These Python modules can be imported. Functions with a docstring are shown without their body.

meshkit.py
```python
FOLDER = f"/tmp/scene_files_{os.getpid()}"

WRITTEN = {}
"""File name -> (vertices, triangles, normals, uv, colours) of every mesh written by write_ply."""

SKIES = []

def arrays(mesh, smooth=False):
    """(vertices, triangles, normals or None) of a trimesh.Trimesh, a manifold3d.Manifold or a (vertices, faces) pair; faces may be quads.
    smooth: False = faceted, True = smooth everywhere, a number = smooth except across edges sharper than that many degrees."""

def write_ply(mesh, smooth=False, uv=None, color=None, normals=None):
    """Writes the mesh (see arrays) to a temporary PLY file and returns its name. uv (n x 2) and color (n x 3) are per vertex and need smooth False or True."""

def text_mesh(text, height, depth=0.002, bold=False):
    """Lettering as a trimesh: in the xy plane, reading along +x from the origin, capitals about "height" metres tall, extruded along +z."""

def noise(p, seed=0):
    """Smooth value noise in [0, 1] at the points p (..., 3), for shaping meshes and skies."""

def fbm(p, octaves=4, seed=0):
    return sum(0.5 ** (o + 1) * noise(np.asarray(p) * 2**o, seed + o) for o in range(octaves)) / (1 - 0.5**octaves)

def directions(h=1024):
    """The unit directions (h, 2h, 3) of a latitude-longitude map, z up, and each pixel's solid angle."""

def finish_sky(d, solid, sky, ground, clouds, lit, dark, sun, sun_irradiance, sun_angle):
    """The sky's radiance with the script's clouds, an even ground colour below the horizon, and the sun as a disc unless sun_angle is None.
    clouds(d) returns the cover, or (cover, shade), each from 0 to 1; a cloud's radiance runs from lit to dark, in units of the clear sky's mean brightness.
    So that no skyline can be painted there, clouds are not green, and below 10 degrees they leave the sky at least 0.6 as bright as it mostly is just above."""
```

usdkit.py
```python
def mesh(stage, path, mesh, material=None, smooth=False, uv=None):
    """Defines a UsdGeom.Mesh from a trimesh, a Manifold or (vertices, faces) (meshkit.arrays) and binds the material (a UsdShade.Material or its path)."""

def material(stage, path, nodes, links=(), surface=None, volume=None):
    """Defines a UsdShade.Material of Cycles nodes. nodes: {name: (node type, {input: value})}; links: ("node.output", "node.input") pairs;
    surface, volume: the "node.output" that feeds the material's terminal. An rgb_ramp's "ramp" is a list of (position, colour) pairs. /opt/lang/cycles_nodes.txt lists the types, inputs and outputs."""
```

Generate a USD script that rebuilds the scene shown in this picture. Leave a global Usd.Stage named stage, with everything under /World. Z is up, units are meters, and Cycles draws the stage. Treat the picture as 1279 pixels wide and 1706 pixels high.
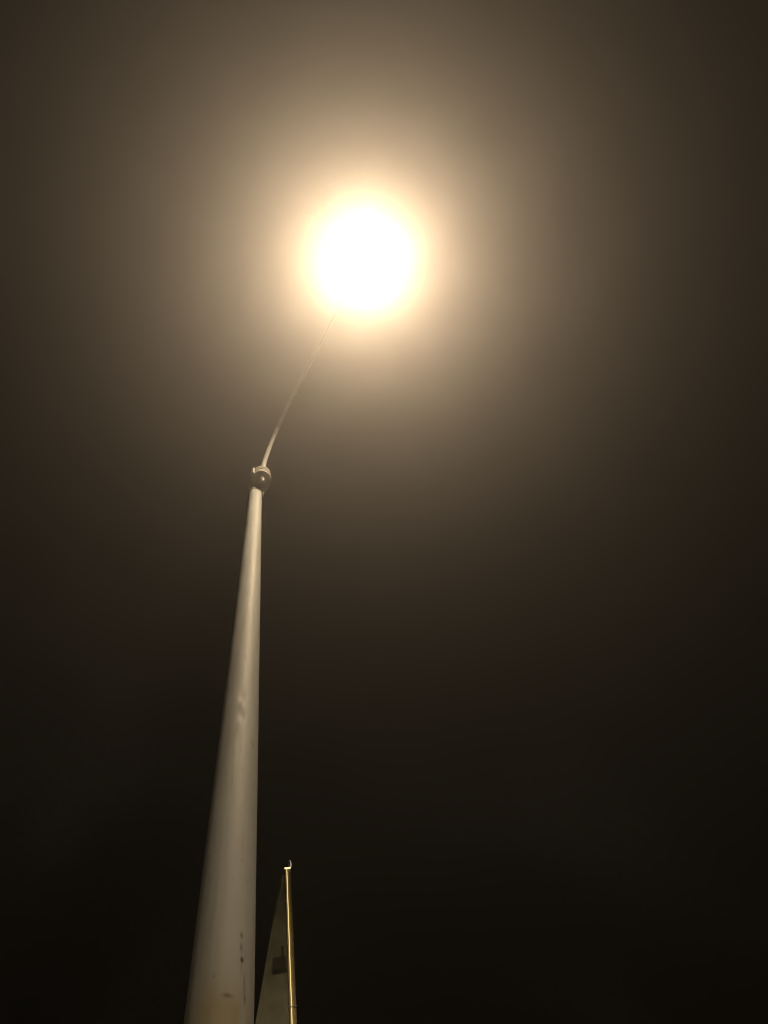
import math, random
import numpy as np
import trimesh
import usdkit, meshkit
from pxr import Usd, UsdGeom, UsdLux, UsdShade, Gf, Sdf, Vt
from shapely.geometry import Polygon, LineString, Point

random.seed(7)
rng = np.random.default_rng(7)
stage = Usd.Stage.CreateInMemory()
world = UsdGeom.Xform.Define(stage, '/World')
UsdGeom.Scope.Define(stage, '/World/Looks')

# ------------------------------------------------------------------ camera: hand held, looking up under a street lamp
EYE = 1.6
F_PX, W_PX = 1283.0, 1279.0
up = np.array([-193.5, 324.0, -F_PX]); up /= np.linalg.norm(up)          # the zenith as the tilted camera sees it
ex = np.array([1.0, 0, 0]) - up[0] * up; ex /= np.linalg.norm(ex)
ey = np.cross(up, ex)
M = np.eye(4); M[:3, 0], M[:3, 1], M[:3, 2] = ex, ey, up                # rows: camera axes written in world axes
M[3, :3] = (0, 0, EYE)
cam = UsdGeom.Camera.Define(stage, '/World/camera')
cam.AddTransformOp().Set(Gf.Matrix4d(*M.ravel()))
cam.CreateHorizontalApertureAttr(36.0)
cam.CreateVerticalApertureAttr(48.0)
cam.CreateFocalLengthAttr(36.0 * F_PX / W_PX)
cam.CreateClippingRangeAttr(Gf.Vec2f(0.05, 5000))
cam.CreateExposureAttr(0.0)

# ------------------------------------------------------------------ night sky with thin dim cloud
LAMP_POWER = 3050.0         # radiance of the LEDs
HAZE = 0.0200               # per metre
def mat(name, nodes, links=(), surface=None, volume=None):
    return usdkit.material(stage, '/World/Looks/' + name, nodes, links, surface, volume)

sky_mat = mat('night_sky', {
    'co': ('texture_coordinate', {}),
    'sky': ('sky_texture', {'sky_type': 'single_scattering', 'sun_disc': False, 'sun_elevation': -0.12, 'sun_rotation': 2.0}),
    'n': ('noise_texture', {'scale': 2.2, 'detail': 6.0, 'roughness': 0.55, 'distortion': 0.6}),
    'r': ('rgb_ramp', {'ramp': [(0.40, (0.004, 0.005, 0.003)), (0.55, (0.016, 0.015, 0.010)), (0.75, (0.080, 0.066, 0.046))]}),
    'a': ('mix_color', {'blend_type': 'add', 'fac': 1.0, 'use_clamp': False}),
    'b': ('background_shader', {'strength': 0.05}),
}, [('co.generated', 'n.vector'), ('n.fac', 'r.fac'), ('sky.color', 'a.a'), ('r.color', 'a.b'), ('a.result', 'b.color')], surface='b.background')
dome = UsdLux.DomeLight.Define(stage, '/World/sky')
dome.CreateIntensityAttr(1.0)
UsdShade.MaterialBindingAPI.Apply(dome.GetPrim()).Bind(sky_mat)
dome.GetPrim().SetCustomDataByKey('kind', 'structure')
dome.GetPrim().SetCustomDataByKey('label', 'dark night sky with thin dim cloud')

# ------------------------------------------------------------------ materials
def paint(name, color, rough=0.4, metallic=0.0, var=0.12, scale=9.0, bump=0.15, spec=0.5):
    c = np.array(color)
    return mat(name, {
        'co': ('texture_coordinate', {}),
        'n': ('noise_texture', {'scale': scale, 'detail': 8.0, 'roughness': 0.6}),
        'r': ('rgb_ramp', {'ramp': [(0.3, c * (1 - var)), (0.7, np.minimum(c * (1 + var), 1))]}),
        'nf': ('noise_texture', {'scale': scale * 14, 'detail': 4.0}),
        'bp': ('bump', {'strength': bump, 'distance': 0.004}),
        'p': ('principled_bsdf', {'roughness': rough, 'metallic': metallic, 'specular_ior_level': spec}),
    }, [('co.object', 'n.vector'), ('co.object', 'nf.vector'), ('n.fac', 'r.fac'), ('r.color', 'p.base_color'),
        ('nf.fac', 'bp.height'), ('bp.normal', 'p.normal')], surface='p.BSDF')

pole_mat = mat('white_pole_paint', {
    'co': ('texture_coordinate', {}),
    'st': ('mapping', {'mapping_type': 'point', 'scale': (16.0, 16.0, 0.9)}),
    'n': ('noise_texture', {'scale': 1.0, 'detail': 7.0, 'roughness': 0.6}),
    'r': ('rgb_ramp', {'ramp': [(0.26, (0.56, 0.57, 0.52)), (0.42, (0.66, 0.70, 0.68)), (0.55, (0.71, 0.76, 0.77)), (0.78, (0.75, 0.80, 0.82))]}),
    'at': ('attribute', {'attribute': 'grime'}),
    'm': ('mix_color', {'b': (0.055, 0.042, 0.022)}),
    'gold': ('attribute', {'attribute': 'gold_light'}),  # warm light on the lower shaft, painted into the colour
    'm2': ('mix_color', {'b': (0.50, 0.43, 0.19)}),
    'nf': ('noise_texture', {'scale': 60.0, 'detail': 4.0}),
    'rr': ('map_range', {'from_min': 0.3, 'from_max': 0.7, 'to_min': 0.55, 'to_max': 0.68}),
    'bp': ('bump', {'strength': 0.10, 'distance': 0.003}),
    'p': ('principled_bsdf', {'roughness': 0.6, 'specular_ior_level': 0.3}),
}, [('co.object', 'st.vector'), ('st.vector', 'n.vector'), ('n.fac', 'r.fac'), ('r.color', 'm2.a'), ('gold.fac', 'm2.fac'), ('m2.result', 'm.a'), ('at.fac', 'm.fac'),
    ('m.result', 'p.base_color'), ('co.object', 'nf.vector'), ('n.fac', 'rr.value'), ('rr.result', 'p.roughness'), ('nf.fac', 'bp.height'), ('bp.normal', 'p.normal')], surface='p.BSDF')
arm_mat = paint('white_arm_paint', (0.66, 0.70, 0.70), 0.5)
joint_mat = paint('grey_joint_casting', (0.55, 0.55, 0.51), 0.55, 0.0, 0.2, 25, 0.3)
bolt_mat = paint('white_plug_plastic', (0.75, 0.73, 0.68), 0.35)
head_mat = paint('grey_lamp_housing', (0.40, 0.40, 0.39), 0.45)
steel_mat = paint('galvanised_steel', (0.42, 0.41, 0.38), 0.42, 0.7, 0.2, 30, 0.2)
face_mat = paint('olive_pylon_paint', (0.37, 0.39, 0.27), 0.5, 0.0, 0.30, 3.0, 0.25)
post_mat = paint('bronze_post_paint', (0.52, 0.44, 0.22), 0.45, 0.0, 0.2, 5.0, 0.2)
rim_mat = paint('olive_rim_paint', (0.42, 0.44, 0.30), 0.45, 0.0, 0.2, 6.0, 0.2)
dark_mat = paint('dark_box_plastic', (0.085, 0.09, 0.06), 0.6)
asphalt_mat = paint('pale_paving', (0.36, 0.35, 0.33), 0.85, 0, 0.3, 3.0, 0.6)
concrete_mat = paint('concrete', (0.30, 0.29, 0.27), 0.85, 0, 0.2, 6.0, 0.5)
led_mat = mat('warm_led', {'e': ('emission', {'color': (1.0, 0.735, 0.455), 'strength': LAMP_POWER})}, surface='e.emission')
tip_mat = mat('added_tip_glow', {'e': ('emission', {'color': (1.0, 0.86, 0.62), 'strength': 0.55})}, surface='e.emission')  # emission added to brighten the edge of the finial
strip_mat = mat('golden_highlight_glow', {'e': ('emission', {'color': (1.0, 0.77, 0.36), 'strength': 1.9})}, surface='e.emission')  # emission stands in for the gold highlight on the post's metal edges

# ------------------------------------------------------------------ helpers
made = {}
def free(parent, name):
    k = (parent, name); made[k] = made.get(k, -1) + 1
    return f'{parent}/{name}' + (f'_{made[k]:03d}' if made[k] else '')
def thing(name, label, category, loc=(0, 0, 0), rotz=0.0):
    x = UsdGeom.Xform.Define(stage, free('/World', name))
    x.AddTranslateOp().Set(Gf.Vec3d(*map(float, loc)))
    if rotz: x.AddRotateZOp().Set(float(rotz))
    x.GetPrim().SetCustomDataByKey('label', label); x.GetPrim().SetCustomDataByKey('category', category)
    return str(x.GetPath())
def part(name, m, material, parent, label=None, smooth=35, pv=None):
    if isinstance(m, (list, tuple)): m = trimesh.util.concatenate(m)
    path = free(parent, name)
    g = usdkit.mesh(stage, path, m, material, smooth=smooth)
    for k, v in (pv or {}).items():
        UsdGeom.PrimvarsAPI(g).CreatePrimvar(k, Sdf.ValueTypeNames.FloatArray, 'vertex').Set(Vt.FloatArray.FromNumpy(np.asarray(v, np.float32)))
    if label: g.GetPrim().SetCustomDataByKey('label', label)
    return path
def structure(name, m, material, label, kind='structure'):
    p = part(name, m, material, '/World', label)
    stage.GetPrimAtPath(p).SetCustomDataByKey('kind', kind)
    return p
def box(size, at=(0, 0, 0), rotz=0.0, cham=0.0):
    if cham:
        sx, sy, sz = np.array(size) / 2 - cham
        pts = [np.array([a * sx, b * sy, c * sz]) + cham * np.eye(3)[k] * s for a in (-1, 1) for b in (-1, 1) for c in (-1, 1) for k, s in ((0, a), (1, b), (2, c))]
        m = trimesh.convex.convex_hull(np.array(pts))
    else:
        m = trimesh.creation.box(size)
    if rotz: m.apply_transform(trimesh.transformations.rotation_matrix(rotz, (0, 0, 1)))
    m.apply_translation(at); return m
def lathe(profile, at=(0, 0, 0), n=48):
    m = trimesh.creation.revolve(np.array(profile, float), sections=n); m.apply_translation(at); return m
def tube(points, radii, sides=20):
    p = np.asarray(points, float); radii = np.broadcast_to(radii, len(p))
    t = np.gradient(p, axis=0); t /= np.linalg.norm(t, axis=1, keepdims=True)
    ref = np.array([-HD[1], HD[0], 0.0]); a = np.cross(t, ref); a /= np.linalg.norm(a, axis=1, keepdims=True); b = np.cross(t, a)
    an = np.arange(sides) * 2 * np.pi / sides
    v = (p[:, None] + radii[:, None, None] * (np.cos(an)[None, :, None] * a[:, None] + np.sin(an)[None, :, None] * b[:, None])).reshape(-1, 3)
    f = []
    for i in range(len(p) - 1):
        for j in range(sides):
            q, w = i * sides + j, i * sides + (j + 1) % sides
            f += [(q, q + sides, w + sides), (q, w + sides, w)]
    v = np.vstack([v, p[0], p[-1]]); n0, n1, o = len(v) - 2, len(v) - 1, (len(p) - 1) * sides
    for j in range(sides):
        f += [(n0, j, (j + 1) % sides), (n1, o + (j + 1) % sides, o + j)]
    m = trimesh.Trimesh(v, np.array(f), process=False); m.fix_normals(); return m

# ------------------------------------------------------------------ ground and haze
g = trimesh.creation.cylinder(radius=140, height=0.2, sections=96); g.apply_translation((0, 0, -0.1))
structure('ground', g, asphalt_mat, 'pale paved ground below the lamp')
haze_mat = mat('glare_haze', {
    'a': ('principled_volume', {'color': (0.90, 0.89, 0.89), 'density': HAZE, 'anisotropy': 0.83}),
}, surface=None, volume='a.volume')
hz = trimesh.creation.box((300, 300, 14.0)); hz.apply_translation((0, 0, 14.0 / 2 - 1.3))  # mist added so the lamp's light spreads into a lens-glare halo
structure('added_haze', hz, haze_mat, 'thin added mist giving the lamp its glare halo', 'stuff')

# ------------------------------------------------------------------ street lamp
POLE = np.array([-0.189, 1.765])
HEAD = np.array([1.163, -0.610])
HD = (HEAD - POLE) / np.linalg.norm(HEAD - POLE)          # the way the arm reaches out
REACH = float(np.linalg.norm(HEAD - POLE))
YAW = math.atan2(HD[1], HD[0])
lamp = thing('street_lamp', 'tall white tapered street lamp, its curved arm ending in the glowing lamp head', 'street lamp', (*POLE, 0))
TOP = 8.0 + EYE
def pole_radius(z): return 0.089 - (z - EYE - 1.645) * (0.026 / 6.355)
rows = np.unique(np.round(np.concatenate([np.arange(0.02, 2.8, 0.1), np.arange(2.8, 5.4, 0.006), np.arange(5.4, TOP, 0.05), [TOP]]), 4))
N = 180
ang = np.arange(N) * 2 * np.pi / N
A, Z = np.meshgrid(ang, rows)
Rr = pole_radius(Z)
adeg = (np.degrees(A) + 180) % 360 - 180
# slight dents and unevenness of the rolled sheet
Rr = Rr + 0.0011 * (meshkit.fbm(np.stack([np.cos(A) * 1.6, np.sin(A) * 1.6, Z * 2.3], -1), 3, 3) - 0.5)
for (a0, z0, sa, sz, d) in [(-80, 4.87, 11, 0.05, -0.0030), (-79, 4.78, 9, 0.04, 0.0022), (-79, 4.69, 10, 0.045, -0.0030), (-82, 4.46, 9, 0.12, -0.0018), (-84, 4.60, 8, 0.04, 0.0012)]:
    Rr = Rr + 1.15 * d * np.exp(-((adeg - a0) / sa) ** 2 - ((Z - z0) / sz) ** 2)
grime = np.zeros_like(Z)
rag = meshkit.fbm(np.stack([np.cos(A) * 9, np.sin(A) * 9, Z * 40], -1), 3, 11)
for (a0, z0, sa, sz, k) in [(-52.9, 3.457, 2.6, 0.010, 1.1), (-51.9, 3.416, 2.2, 0.012, .9), (-49.6, 3.374, 2.6, 0.008, 1.2), (-50.4, 3.36, 1.4, 0.03, .35), (-43, 3.30, 1.5, 0.03, .55),
                            (-41, 3.262, 1.6, 0.022, .8), (-74.1, 3.247, 8, 0.006, .75), (-78, 3.249, 4, 0.004, .5), (-54, 3.42, 1.2, 0.05, .18)]:
    grime += k * np.exp(-((adeg - a0) / sa) ** 2 - ((Z - z0) / sz) ** 2) * np.clip(rag * 2.4 - 0.25, 0, 1.4)
for _ in range(46):                                                    # small chips, scuffs and short runs over the shaft
    a0, z0 = rng.uniform(-150, 10), rng.uniform(2.95, 5.35)
    sa, sz, k = rng.uniform(0.8, 2.2), rng.choice([0.004, 0.006, 0.012, 0.05]), rng.uniform(0.10, 0.42)
    grime += k * np.exp(-((adeg - a0) / sa) ** 2 - ((Z - z0) / sz) ** 2) * np.clip(rag * 2.4 - 0.25, 0, 1.4)
t_ = np.clip((adeg + 46.4) / 12.8, -0.3, 1.3)                         # one slanting scratch
grime += 0.55 * np.exp(-(((Z - (4.514 - 0.026 * t_)) / 0.006) ** 2)) * ((adeg > -47) & (adeg < -33))
gold_light = 0.75 * np.clip(meshkit.fbm(np.stack([np.cos(A) * 2.2, np.sin(A) * 2.2, Z * 2.2], -1), 4, 5) * 2.2 - 0.75, 0, 1) * np.exp(-np.clip(Z - 3.22, 0, 9) / 0.09)  # gold light near the bottom, put in as a surface tint
V = np.stack([Rr * np.cos(A), Rr * np.sin(A), Z], -1).reshape(-1, 3)
i, j = np.meshgrid(np.arange(len(rows) - 1), np.arange(N), indexing='ij')
q = np.stack([i * N + j, i * N + (j + 1) % N, (i + 1) * N + (j + 1) % N, (i + 1) * N + j], -1).reshape(-1, 4)
Fc = np.vstack([q[:, [0, 1, 2]], q[:, [0, 2, 3]]])
c0 = len(V); V = np.vstack([V, [[0, 0, 0.02], [0, 0, TOP]]]); o = (len(rows) - 1) * N
jj = np.arange(N); Fc = np.vstack([Fc, np.stack([np.full(N, c0), (jj + 1) % N, jj], 1), np.stack([np.full(N, c0 + 1), o + jj, o + (jj + 1) % N], 1)])
path = free(lamp, 'pole')
pm = usdkit.mesh(stage, path, (V, Fc), pole_mat)
ca = np.cos(A).reshape(-1); sa_ = np.sin(A).reshape(-1)
dRz = np.gradient(Rr, rows, axis=0); dRa = np.gradient(Rr, ang[1], axis=1)
nrm = np.stack([np.cos(A) + np.sin(A) * dRa / Rr, np.sin(A) - np.cos(A) * dRa / Rr, -dRz], -1).reshape(-1, 3)
nrm /= np.linalg.norm(nrm, axis=1, keepdims=True); nrm = np.vstack([nrm, [[0, 0, -1], [0, 0, 1]]])
pm.CreateNormalsAttr(Vt.Vec3fArray.FromNumpy(nrm.astype(np.float32))); pm.SetNormalsInterpolation('vertex')
for k, v in (('grime', grime), ('gold_light', gold_light)):
    UsdGeom.PrimvarsAPI(pm).CreatePrimvar(k, Sdf.ValueTypeNames.FloatArray, 'vertex').Set(Vt.FloatArray.FromNumpy(np.append(np.clip(v, 0, 1).reshape(-1), [0, 0]).astype(np.float32)))
# foot of the pole
part('base_plate', box((0.42, 0.42, 0.02), (0, 0, 0.010), 0, 0.004), steel_mat, lamp)
for sx in (-1, 1):
    for sy in (-1, 1):
        part('anchor_bolt', [trimesh.creation.cylinder(radius=0.012, height=0.07, sections=10, transform=trimesh.transformations.translation_matrix((sx * .16, sy * .16, .055))),
                             trimesh.creation.cylinder(radius=0.022, height=0.02, sections=6, transform=trimesh.transformations.translation_matrix((sx * .16, sy * .16, .032)))], steel_mat, lamp)
# ribbed joint between pole and arm
def local(s, side=0.0):                                   # metres along and across the arm, from the pole's axis
    return np.array([HD[0] * s - HD[1] * side, HD[1] * s + HD[0] * side])
def stadium(s0, s1, r, z0, z1):
    a, b = local(s0), local(s1)
    m = trimesh.creation.extrude_polygon(LineString([a, b]).buffer(r, 24), z1 - z0, engine='earcut'); m.apply_translation((0, 0, z0)); return m
joint = part('joint_housing', [stadium(0.045, 0.13, 0.100, TOP + 0.002, TOP + 0.05)], joint_mat, lamp, smooth=30)
c = local(0.125)
prof = [(0, TOP + .05), (.094, TOP + .05)]
for zr, rr in ((.075, .102), (.185, .100), (.295, .097)):
    prof += [(rr - .034, TOP + zr - .025), (rr - .034, TOP + zr - .004), (rr - .002, TOP + zr), (rr, TOP + zr + .005), (rr, TOP + zr + .035), (rr - .003, TOP + zr + .040), (rr - .034, TOP + zr + .044)]
prof += [(.066, TOP + .37), (.045, TOP + .40), (.034, TOP + .44), (0, TOP + .44)]
part('rib_drum', lathe(prof, (c[0], c[1], 0)), joint_mat, joint)
pl = np.array([0.073, -0.133])
part('plug', lathe([(0, TOP - .125), (.012, TOP - .123), (.020, TOP - .112), (.022, TOP - .095), (.021, TOP + .004), (0, TOP + .004)], (pl[0], pl[1], 0), 20), bolt_mat, joint, 'small white round plug under the joint')
s_ = local(0.13, -0.108)
part('side_lug', box((0.06, 0.022, 0.26), (s_[0], s_[1], TOP + 0.17), YAW, 0.004), arm_mat, joint)
collar_poly = lathe([(.0632, TOP - .16), (.069, TOP - .158), (.069, TOP - .002), (.0632, TOP - .002)], n=48)
part('collar', trimesh.Trimesh(collar_poly.vertices, collar_poly.faces[[k for k, fc in enumerate(collar_poly.triangles_center) if not (-60 < math.degrees(math.atan2(fc[1], fc[0])) + 30 < 45 and fc[2] > TOP - .12)]]), pole_mat, lamp)
s_ = local(0.035, 0.066)
part('strap', box((0.012, 0.03, 0.20), (0.078, 0.002, TOP - 0.10), 0, 0.003), arm_mat, lamp)
# arm: leaves the joint, sweeps up, then runs out level
tt = [(.0457, 8.40), (.055, 8.57), (.072, 8.81), (.100, 9.04), (.135, 9.24), (.18, 9.41), (.235, 9.54), (.31, 9.65), (.41, 9.75), (.55, 9.86), (.75, 9.97), (.88, 10.02)]
from scipy.interpolate import PchipInterpolator, CubicSpline
ts = np.array([a for a, _ in tt]) * REACH; hs = np.array([b for _, b in tt]) + EYE
arc = np.concatenate([[0], np.cumsum(np.hypot(np.diff(ts), np.diff(hs)))]); u_ = np.linspace(0, arc[-1], 90)
px_, pz_ = PchipInterpolator(arc, ts)(u_), PchipInterpolator(arc, hs)(u_)
part('arm', tube(np.stack([HD[0] * px_, HD[1] * px_, pz_], 1), np.linspace(.027, .018, 90), 24), arm_mat, lamp, 'thin white arm curving up and out to the lamp')
# lamp head: tapered housing with cooling fins, a panel sunk deep to cut light on the pole top and 3 x 8 LEDs
hx = UsdGeom.Xform.Define(stage, free(lamp, 'lamp_head')); HZ = 10.02 + EYE
hx.AddTranslateOp().Set(Gf.Vec3d(*(float(v) for v in (HEAD - POLE)), HZ)); hx.AddRotateZOp().Set(math.degrees(YAW)); hx.AddScaleOp().Set(Gf.Vec3f(1.35, 1.35, 1.35))
hx.GetPrim().SetCustomDataByKey('label', 'lit LED lamp head lost in its own glare')
head = str(hx.GetPath())
outline = [(-.31, -.055), (-.24, -.09), (-.14, -.14), (.25, -.14), (.31, -.10), (.33, 0), (.31, .10), (.25, .14), (-.14, .14), (-.24, .09), (-.31, .055)]
def slab(poly, z0, z1):
    m = trimesh.creation.extrude_polygon(poly, z1 - z0, engine='earcut'); m.apply_translation((0, 0, z0)); return m
P0 = Polygon(outline).buffer(-.012).buffer(.012, 6)
opening = Polygon([(-.12, -.105), (.24, -.105), (.24, .105), (-.12, .105)])
part('housing', [slab(P0, -.012, .03), slab(P0.buffer(-.015), .03, .05), slab(P0.difference(opening), -.102, -.012)], head_mat, head)
for k in range(7):
    part('cooling_fin', box((.30, .006, .03), (.06, -.09 + .03 * k, .065)), head_mat, head)
part('spigot', trimesh.creation.cylinder(radius=.034, height=.12, sections=24, transform=trimesh.transformations.translation_matrix((-.33, 0, 0)) @ trimesh.transformations.rotation_matrix(math.pi / 2, (0, 1, 0))), head_mat, head)
part('light_board', box((.34, .19, .006), (.06, 0, -.0155)), bolt_mat, head)
for a in range(3):
    for b in range(8):
        part('diode', box((.058, .016, .008), (-.062 + .122 * a, -.077 + .022 * b, -.0232)), led_mat, head)

# ------------------------------------------------------------------ tapered pylon behind the lamp post
pylon = thing('tapered_pylon', 'dark olive tapered pylon with a golden highlight line made to glow, right of the white lamp pole', 'pylon', (0, 7.0, 0))
PT = 8.73 + EYE                                            # top of the corner post
def width(z): return 0.055 + (PT - 0.12 - z) * 0.138
SL = math.radians(4)                                      # the broad face turns a little away to the left
dirl = np.array([-math.cos(SL), math.sin(SL)]); nrl = np.array([-math.sin(SL), -math.cos(SL)])
def sheet(w0, w1, z0, z1, d0, d1, step=1):
    """A slab on the broad face: from z0 to z1, across from w0(z) to w1(z), d0..d1 metres proud of it."""
    pts = []
    for z in (z0, z1):
        for w, d in ((w0(z), d0), (w1(z), d0), (w1(z), d1), (w0(z), d1)):
            p = np.array([-0.035, 0.0]) + dirl * w + nrl * d; pts.append((p[0], p[1], z))
    return trimesh.convex.convex_hull(np.array(pts))
part('corner_post', box((0.075, 0.10, PT), (0.0025, 0.05, PT / 2), 0, 0.006), post_mat, pylon)
part('left_panel', sheet(lambda z: 0.004, lambda z: width(z), 0.0, PT - 0.10, -0.10, -0.012), face_mat, pylon)
part('edge_rim', sheet(lambda z: width(z) - 0.028 - 0.012 * (PT - z) / 3, lambda z: width(z) + 0.002, 0.0, PT - 0.098, -0.102, 0.004), rim_mat, pylon, 'raised rim along the slanting left edge')
part('top_trim', box((0.078, 0.02, 0.007), (0.0, -0.006, PT + 0.006)), strip_mat, pylon, 'golden cap edge on the corner post, its brightness put in as glow')  # the lit look of the cap edge comes from emission
part('highlight_strip', box((0.0048, 0.010, PT - 0.02), (-0.010, -0.0052, PT / 2)), strip_mat, pylon, 'thin golden corner highlight built as a glowing line')  # corner highlight put in as an emissive line
part('clip', box((0.085, 0.014, 0.010), (0.005, -0.009, 6.62 + EYE)), steel_mat, pylon)
tip = tube([(0.026, 0.0, PT + .006), (0.031, 0.0, PT + .05), (0.030, 0.0, PT + .10), (0.020, 0, PT + .16)], [.012, .017, .013, .003], 12)
part('finial', tip, bolt_mat, pylon, 'small pale curved tip on the corner post')
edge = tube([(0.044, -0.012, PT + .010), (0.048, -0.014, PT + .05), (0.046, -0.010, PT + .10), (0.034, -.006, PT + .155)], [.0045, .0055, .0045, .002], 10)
part('tip_glow', edge, tip_mat, pylon, 'short pale glow added along the curved tip')  # glow added where the street lamp leaves the finial dim
ZB = 7.20 + EYE
part('box', sheet(lambda z: 0.012, lambda z: 0.165, ZB - 0.10, ZB + 0.07, -0.02, 0.035), dark_mat, pylon, 'dark box fixed on the left face')
part('conduit', sheet(lambda z: 0.040, lambda z: 0.066, ZB + 0.07, ZB + 0.24, -0.013, 0.02), dark_mat, pylon)
f = box((1.9, 0.5, 0.10), (-0.7, 0.25, 0.05), 0, 0.01)
part('footing', f, concrete_mat, pylon)
